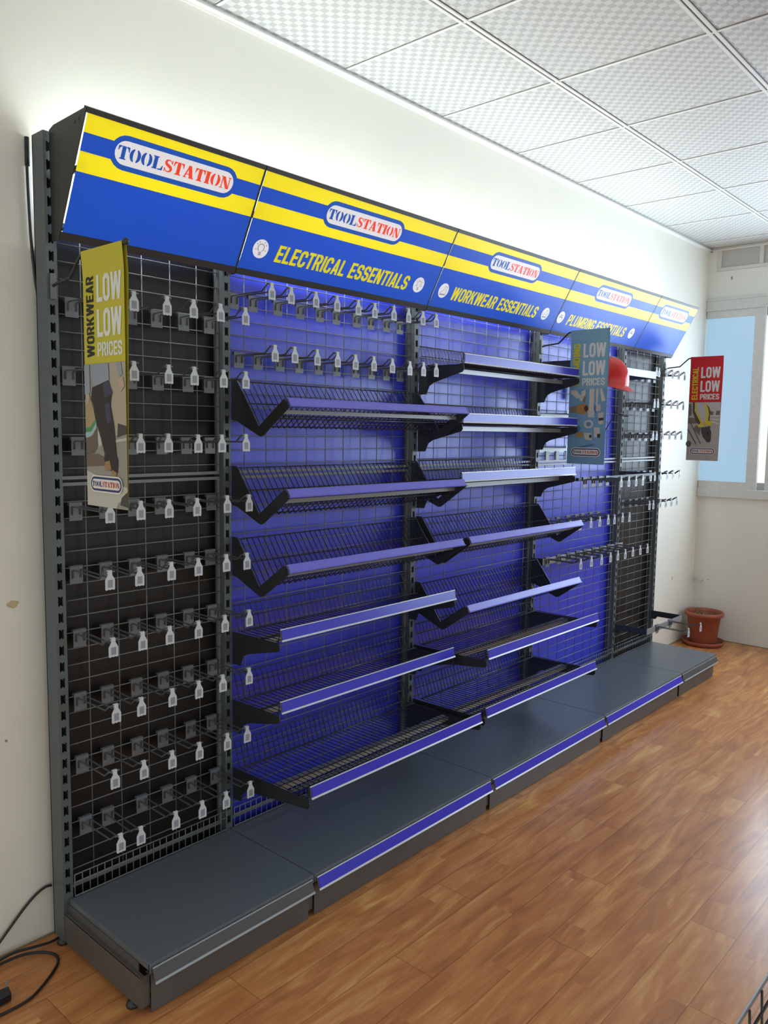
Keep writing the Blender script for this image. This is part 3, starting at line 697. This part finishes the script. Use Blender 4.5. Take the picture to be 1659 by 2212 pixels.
pic1 = dict(bg=M2('street', (150, 145, 134)), shapes=[
    (M2('wallbeige', (172, 160, 138)), [[(.62,.44),(1,.44),(1,.70),(.66,.72)], ]),
    (M2('pale', (190, 187, 174)), [[(0,.86),(.4,.885),(1,.915),(1,.955),(.78,.975),(.72,1),(0,1)], [(.30,.70),(.36,.70),(.40,.755),(.30,.765)], [(.70,.735),(1,.725),(1,.735),(.70,.745)]]),
    (M2('doordark', (70, 66, 60)), [[(.80,.67),(1,.68),(1,.71),(.78,.725)], [(.86,.955),(1,.93),(1,.99),(.82,.985)]]),
    (M2('shade', (110, 96, 80)), [[(0,.80),(.3,.79),(.55,.81),(.5,.835),(0,.845)]]),
    (M2('sackbase', (104, 92, 80)), [[(0,.70),(.28,.69),(.31,.76),(.2,.79),(0,.80)]]),
    (M2('sack', (168, 148, 112)), [[(0,.575),(.12,.565),(.22,.62),(.28,.68),(.2,.715),(.05,.73),(0,.73)]]),
    (M2('green', (84, 140, 96)), [[(0,.69),(.12,.685),(.26,.655),(.28,.668),(.15,.703),(0,.708)]]),
    (M2('teal', (158, 186, 190)), [[(0,.708),(.15,.703),(.28,.668),(.28,.69),(.14,.722),(0,.728)]]),
    (M2('shirt', (146, 152, 162)), [[(0,.44),(.13,.44),(.14,.55),(.04,.56),(0,.555)], [(.16,.44),(.60,.44),(.62,.505),(.45,.52),(.24,.528),(.19,.50)], [(.78,.44),(.90,.44),(.94,.485),(.86,.495)]]),
    (M2('skin', (186, 160, 140)), [[(.86,.495),(.95,.495),(.98,.53),(.90,.55),(.84,.53)], [(.02,.555),(.12,.555),(.11,.59),(.03,.595)]]),
    (M2('trouser', (44, 38, 36)), [[(.20,.53),(.60,.505),(.68,.555),(.64,.60),(.72,.68),(.76,.79),(.80,.815),(.78,.86),(.52,.85),(.46,.81),(.48,.79),(.40,.735),(.28,.665),(.22,.60),(.16,.575)]]),
    (M2('pocket', (62, 62, 84)), [[(.46,.52),(.60,.506),(.70,.555),(.52,.575)], [(.50,.60),(.62,.59),(.66,.66),(.56,.675)]]),
    (M2('boot', (156, 124, 76)), [[(.49,.82),(.60,.815),(.64,.85),(.48,.855)], [(.66,.85),(.77,.86),(.75,.875),(.64,.872)]])])
pic2 = dict(bg=M2('poolblue', (112, 156, 186)), shapes=[
    (M2('shadowblue', (78, 118, 152)), [arcpts(.20,.735,.15,.035,0,360,16)[:-1], [(.60,.50),(.78,.60),(.74,.62),(.58,.55)], [(.30,.87),(.70,.845),(.74,.855),(.35,.885)]]),
    (M2('ivory', (206, 200, 184)), [rect(.55,.438,.68,.60), [(.72,.438),(.79,.438),(.78,.56),(.73,.56)], [(.82,.438),(.88,.438),(.98,.525),(.88,.535)], [(.04,.445),(.2,.445),(.34,.50),(.22,.51),(.06,.47)], [(.34,.455),(.45,.44),(.44,.485),(.34,.50)]]),
    (M2('brass', (168, 130, 72)), [[(.22,.555),(.45,.545),(.55,.57),(.54,.61),(.44,.625),(.22,.62)], [(.20,.765),(.42,.755),(.42,.80),(.26,.80)]]),
    (M2('taupe', (132, 116, 102)), [[(.02,.57),(.22,.56),(.22,.615),(.05,.615)], [(.36,.50),(.47,.49),(.44,.545),(.34,.52)]]),
    (M2('steel', (196, 192, 182)), [[(.30,.48),(.42,.49),(.36,.53),(.28,.52)], [(.52,.60),(.70,.60),(.70,.65),(.54,.65)], [(.74,.56),(.86,.55),(.86,.60),(.74,.605)], [(.80,.62),(.94,.61),(.95,.70),(.82,.70)], arcpts(.56,.70,.13,.033,0,360,10)[:-1], [(.70,.725),(.86,.725),(.88,.80),(.72,.80)], [(.44,.765),(.64,.765),(.66,.82),(.48,.815)], [(.02,.70),(.2,.70),(.24,.73),(.05,.735)]]),
    (M2('hole', (96, 132, 160)), [arcpts(.56,.70,.07,.018,0,360,10)[:-1]]),
    (M2('darkbrown', (70, 52, 44)), [arcpts(.48,.583,.055,.022,0,360,12)[:-1], [(.82,.655),(.95,.65),(.95,.67),(.82,.675)], arcpts(.62,.79,.035,.014,0,360,10)[:-1], [(.80,.77),(.88,.77),(.88,.80),(.80,.80)]])])
pic3 = dict(bg=M2('bench', (176, 168, 158)), shapes=[
    (M2('back', (190, 186, 180)), [[(0,.438),(1,.438),(1,.56),(0,.58)]]),
    (M2('clutter', (116, 104, 92)), [[(0,.45),(.1,.45),(.12,.56),(0,.58)], [(.70,.52),(.80,.53),(.78,.56),(.70,.56)], [(.88,.52),(1,.52),(.98,.56),(.86,.56)], [(0,.58),(.35,.60),(.3,.64),(0,.645)], [(.25,.66),(.42,.68),(.40,.76),(.2,.70)]]),
    (M2('cable', (206, 200, 184)), [[(.35,.565),(1,.565),(1,.575),(.35,.575)], [(.35,.585),(.98,.60),(.98,.612),(.35,.595)], [(.75,.615),(.98,.64),(.98,.652),(.75,.63)]]),
    (M2('sandy', (196, 186, 166)), [[(.32,.555),(.68,.555),(.68,.64),(.32,.62)]]),
    (M2('rod', (96, 88, 82)), stroke([(.02,.70),(.30,.84)], .02)+stroke([(.05,.61),(.44,.835)], .016)+[arcpts(.06,.84,.09,.03,0,360,12)[:-1]]),
    (M2('gripdark', (78, 70, 58)), [[(.13,.438),(.20,.438),(.20,.52),(.42,.63),(.36,.655),(.26,.62),(.14,.53)], [(.55,.45),(.66,.49),(.70,.53),(.68,.63),(.60,.64),(.62,.53)]]),
    (M2('gripyellow', (214, 190, 44)), [[(.19,.438),(.25,.438),(.25,.51),(.42,.605),(.52,.645),(.50,.67),(.36,.68),(.33,.655),(.42,.64),(.22,.53)], [(.48,.448),(.55,.45),(.63,.50),(.66,.55),(.64,.615),(.76,.62),(.78,.645),(.68,.665),(.56,.655),(.56,.60),(.58,.54)]]),
    (M2('jaw', (74, 66, 62)), [[(.43,.68),(.56,.675),(.72,.665),(.72,.70),(.76,.72),(.76,.80),(.72,.825),(.64,.82),(.50,.77),(.44,.72)]]),
    (M2('jawhole', (34, 30, 30)), [arcpts(.65,.735,.03,.017,0,360,10)[:-1]])])
banner(XP[0], 2.076, B_YEL, B_WHT, 'WORKWEAR', B_BLK, pic1, 'yellow WORKWEAR banner hanging from the near left post', True)
banner(XP[3], 2.136, B_BLU, B_WHT, 'PLUMBING', B_YTX, pic2, 'pale blue PLUMBING banner hanging in front of the red helmet', False)
banner(XP[5], 2.126, B_RED, B_WHT, 'ELECTRICAL', B_YTX, pic3, 'red ELECTRICAL banner hanging at the far right end before the window', False)

# ------------------------------------------------------------------ red safety helmet on its holder
RED = mat('helmet_red', (206, 24, 22), 0.22, coat=.15)
hc = Vector((3.075, -.175, 1.887)); rot = Matrix.Rotation(math.radians(9), 4, 'X')
t = thing('safety_helmet', tuple(hc), 'glossy red safety helmet hanging behind the blue banner', 'helmet')
def hp(x, y, z): return tuple(hc+(rot @ Vector((x, y, z))))
b = MB(); NA, NB = 40, 14; rows = []
for j in range(NB+1):
    ph = math.pi/2*j/NB; r = []
    for i in range(NA):
        a = 2*math.pi*i/NA; x = .105*math.cos(a)*math.cos(ph)**.85; y = -.135*math.sin(a)*math.cos(ph)**.85; z = .145*math.sin(ph)**.95
        ridge = .007*math.exp(-(x/.022)**2)*(1 if j > 3 else 0) + .004*math.exp(-((abs(x)-.055)/.012)**2)*(1 if 3 < j < NB-2 else 0)
        r.append(len(b.v)); b.v.append(hp(x*(1+ridge*4), y, z+ridge))
    rows.append(r)
for j in range(NB):
    for i in range(NA): b.face([rows[j][i], rows[j][(i+1) % NA], rows[j+1][(i+1) % NA], rows[j+1][i]], True)
b.build('helmet_shell', RED, t)
b = MB(); R1 = []; R2 = []; R3 = []
for i in range(NA):
    a = 2*math.pi*i/NA; s = math.sin(a); pk = max(0, s)**2
    R1.append((.104*math.cos(a), -.134*s, .004)); R2.append(((.118+.004*pk)*math.cos(a), -(.147+.026*pk)*s, -.006-.018*pk)); R3.append(((.104)*math.cos(a), -(.134)*s, -.010))
for A, Bq in ((R1, R2), (R2, R3)):
    for i in range(NA): b.poly([hp(*A[i]), hp(*A[(i+1) % NA]), hp(*Bq[(i+1) % NA]), hp(*Bq[i])])
b.build('helmet_brim', RED, t)
b = MB()
b.box(-.006, -.016, -.008, .006, .016, .008); b.v = [hp(-.106+x, -.03+y, .022+z) for x, y, z in b.v]; b.build('slot_socket', RED, t)
b = MB(); b.tube([hp(-.09, -.05, -.005), hp(-.10, -.02, -.06), hp(-.08, .0, -.10), hp(-.06, .03, -.06), hp(-.07, .06, 0)], .004, 6); b.tube([hp(-.1, -.018, -.062), hp(-.088, -.006, -.09)], .008, 6); b.build('chin_strap', RUBBER, t)
t = thing('helmet_holder', (3.09, 0, 1.86), 'black bent wire holder on the grid under the red helmet', 'holder')
MB().box(3.05, HY-.003, 1.80, 3.13, HY-.001, 1.90).build('back_plate', DARK, t)
b = MB(); b.tube([(3.09, HY-.003, 1.87), (3.09, -.10, 1.86), (3.09, -.16, 1.875), (3.09, -.20, 1.93)], .005, 8); b.tube([(3.03, -.205, 1.93), (3.15, -.205, 1.93)], .005, 8); b.build('wire_arm', DARK, t)
t = thing('wire_holder', (3.35, 0, 1.68), 'empty black looped wire holder below the red helmet', 'holder')
MB().box(3.22, HY-.003, 1.62, 3.27, HY-.001, 1.70).build('back_plate', DARK, t)
b = MB(); b.tube([(3.235, HY-.004, 1.66), (3.215, -.12, 1.63), (3.205, -.19, 1.735), (3.34, -.20, 1.715), (3.345, -.17, 1.712), (3.225, -.165, 1.735)], .0032, 6); b.build('wire_loop', DARK, t)

# ------------------------------------------------------------------ plant pot in the far corner
pc = (5.085, -.075, 0)
TER = mat('terracotta_plastic', (150, 80, 58), .5, noise=(18, .12)); DUST = mat('dried_soil', (128, 108, 84), .95, noise=(40, .3)); LEAF = mat('dry_leaf', (140, 112, 70), .8)
s = MB(); s.lathe([(0,.0),(.135,.0),(.150,.012),(.156,.034),(.151,.036),(.142,.014),(0,.012)], pc, 44); tag(s.build('pot_saucer', TER), 'round terracotta saucer under the plant pot on the floor', 'saucer')
t = thing('plant_pot', (pc[0], pc[1], .013), 'brown terracotta pot with dead plant in the far corner', 'plant pot')
s = MB(); s.lathe([(0,.013),(.095,.013),(.100,.03),(.122,.225),(.141,.228),(.144,.250),(.138,.258),(.128,.256),(.124,.232),(.118,.215)], pc, 48); s.build('pot_body', TER, t)
s = MB(); s.lathe([(0,.222),(.06,.225),(.121,.218)], pc, 32); s.build('soil', DUST, t)
s = MB()
for i in range(34):
    a = random.uniform(0, 6.28); r = random.uniform(.0, .105); x, y = pc[0]+r*math.cos(a), pc[1]+r*math.sin(a); z = .228+random.uniform(0, .014); q = random.uniform(.008, .02); a2 = random.uniform(0, 3.1)
    dx, dy = q*math.cos(a2), q*math.sin(a2)
    s.poly([(x-dx, y-dy, z), (x+dy*.4, y-dx*.4, z+.006), (x+dx, y+dy, z+.003), (x-dy*.4, y+dx*.4, z+.008)])
for (dx, dy, h) in ((-.045,.03,.06),(-.03,.045,.05),(-.06,.02,.04),(.02,.03,.035)):
    x, y = pc[0]+dx, pc[1]+dy
    s.tube([(x, y, .22), (x+.006, y+.004, .222+h*.6), (x-.004, y+.01, .222+h)], .0022, 5)
    s.poly([(x-.004, y+.01, .222+h), (x+.02, y, .225+h*.8), (x+.034, y+.01, .222+h*.5), (x+.012, y+.016, .222+h*.6)]); s.poly([(x-.004, y+.01, .222+h), (x-.02, y-.01, .225+h*.9), (x-.03, y-.012, .222+h*.55), (x-.01, y, .222+h*.6)])
s.build('dead_leaves', LEAF, t)
# capped pipe stub on the end wall
s = MB(); s.tube([(XE-.001, .035, .465), (XE-.05, .035, .462)], .012, 12); s.tube([(XE-.05, .035, .462), (XE-.064, .035, .461)], .016, 12); s.tube([(XE-.012, .035, .464), (XE-.012, .075, .478)], .008, 8)
tag(s.build('pipe_stub', WHITE_PL), 'short white capped pipe stub on the end wall above the plant pot', 'pipe')

# ------------------------------------------------------------------ cables at the near left end
def smooth_path(pts, n=8):
    P = [Vector(p) for p in pts]; out = []
    for i in range(len(P)-1):
        p0 = P[max(0,i-1)]; p1 = P[i]; p2 = P[i+1]; p3 = P[min(len(P)-1,i+2)]
        for j in range(n):
            u = j/n; out.append(.5*((2*p1)+(-p0+p2)*u+(2*p0-5*p1+4*p2-p3)*u*u+(-p0+3*p1-3*p2+p3)*u**3))
    out.append(P[-1]); return out
b = MB(); b.tube(smooth_path([(-.018,.093,2.415),(-.020,.092,2.36),(-.018,.092,2.25),(-.014,.092,2.14),(-.006,.090,2.03),(.001,.085,1.93),(.003,.082,1.6)]), .0042, 8)
b.tube([(-.018,.093,2.43),(-.019,.092,2.35)], .0065, 8)
tag(b.build('sign_cable', RUBBER), 'black cable running up the wall behind the near left post', 'cable')
t = thing('power_cord', (-.16, -.05, 0), 'black power cord with plug lying on the floor by the left post', 'power cord')
b = MB()
b.tube(smooth_path([(-.012,.085,.170),(-.03,.088,.171),(-.06,.09,.158),(-.10,.09,.128),(-.15,.088,.082),(-.20,.085,.040),(-.28,.075,.012),(-.36,.05,.006),(-.40,.0,.005),(-.36,.035,.006),(-.25,.052,.010),(-.15,.048,.014),(-.09,.03,.010),(-.055,-.01,.006),(-.062,-.05,.005),(-.095,-.085,.005),(-.15,-.125,.005),(-.20,-.148,.005),(-.27,-.150,.005),(-.34,-.14,.006),(-.36,-.12,.010),(-.33,-.105,.015),(-.27,-.10,.018)]), .0040, 8)
b.build('cord', RUBBER, t)
b = MB(); b.tube(smooth_path([(-.30,.03,.006),(-.22,.060,.012),(-.15,.064,.020),(-.09,.05,.018),(-.04,.045,.012),(.0,.052,.010)]), .0040, 8); b.build('cord_loop', RUBBER, t)
b = MB(); b.prism([(-.272,-.118,.004),(-.228,-.116,.004),(-.222,-.082,.004),(-.268,-.078,.004)], (0,0,.026)); pb = b.build('plug', RUBBER, t, bevel=.004)
b = MB(); b.prism([(-.236,-.090,.016),(-.229,-.088,.016),(-.212,-.055,.026),(-.219,-.057,.026)], (0,0,.004)); b.prism([(-.255,-.088,.012),(-.248,-.086,.012),(-.236,-.06,.018),(-.243,-.062,.018)], (0,0,.004)); b.build('plug_pin', METAL, pb)

# ------------------------------------------------------------------ corner of a wire basket at the lower right
t = thing('floor_wire_basket', (1.1, -1.95, 0), 'black wire display basket edge cut off at the bottom right corner', 'wire basket')
zt = .30
b = MB()
b.box(.55, -1.768, zt-.004, 1.55, -1.764, zt+.010); b.build('rim_rail', CHROMEY, t)
g = MB()
for i in range(12):
    x = .56+.0885*i; g.tube([(x, -1.770, zt), (x, -1.776, zt-.10), (x, -1.82, zt-.14), (x, -2.10, zt-.14)], .003, 6)
for y, z in ((-1.775,zt-.05),(-1.777,zt-.10),(-1.82,zt-.143),(-1.9,zt-.143),(-2.0,zt-.143),(-2.1,zt-.143)): g.tube([(.55, y, z), (1.55, y, z)], .0035, 6)
g.build('wire_tray', BWIRE, t)
g = MB()
for x in (.60, 1.50):
    for y in (-1.86, -2.09): g.box(x-.012, y-.012, 0, x+.012, y+.012, zt-.143)
g.build('leg', DARK, t)
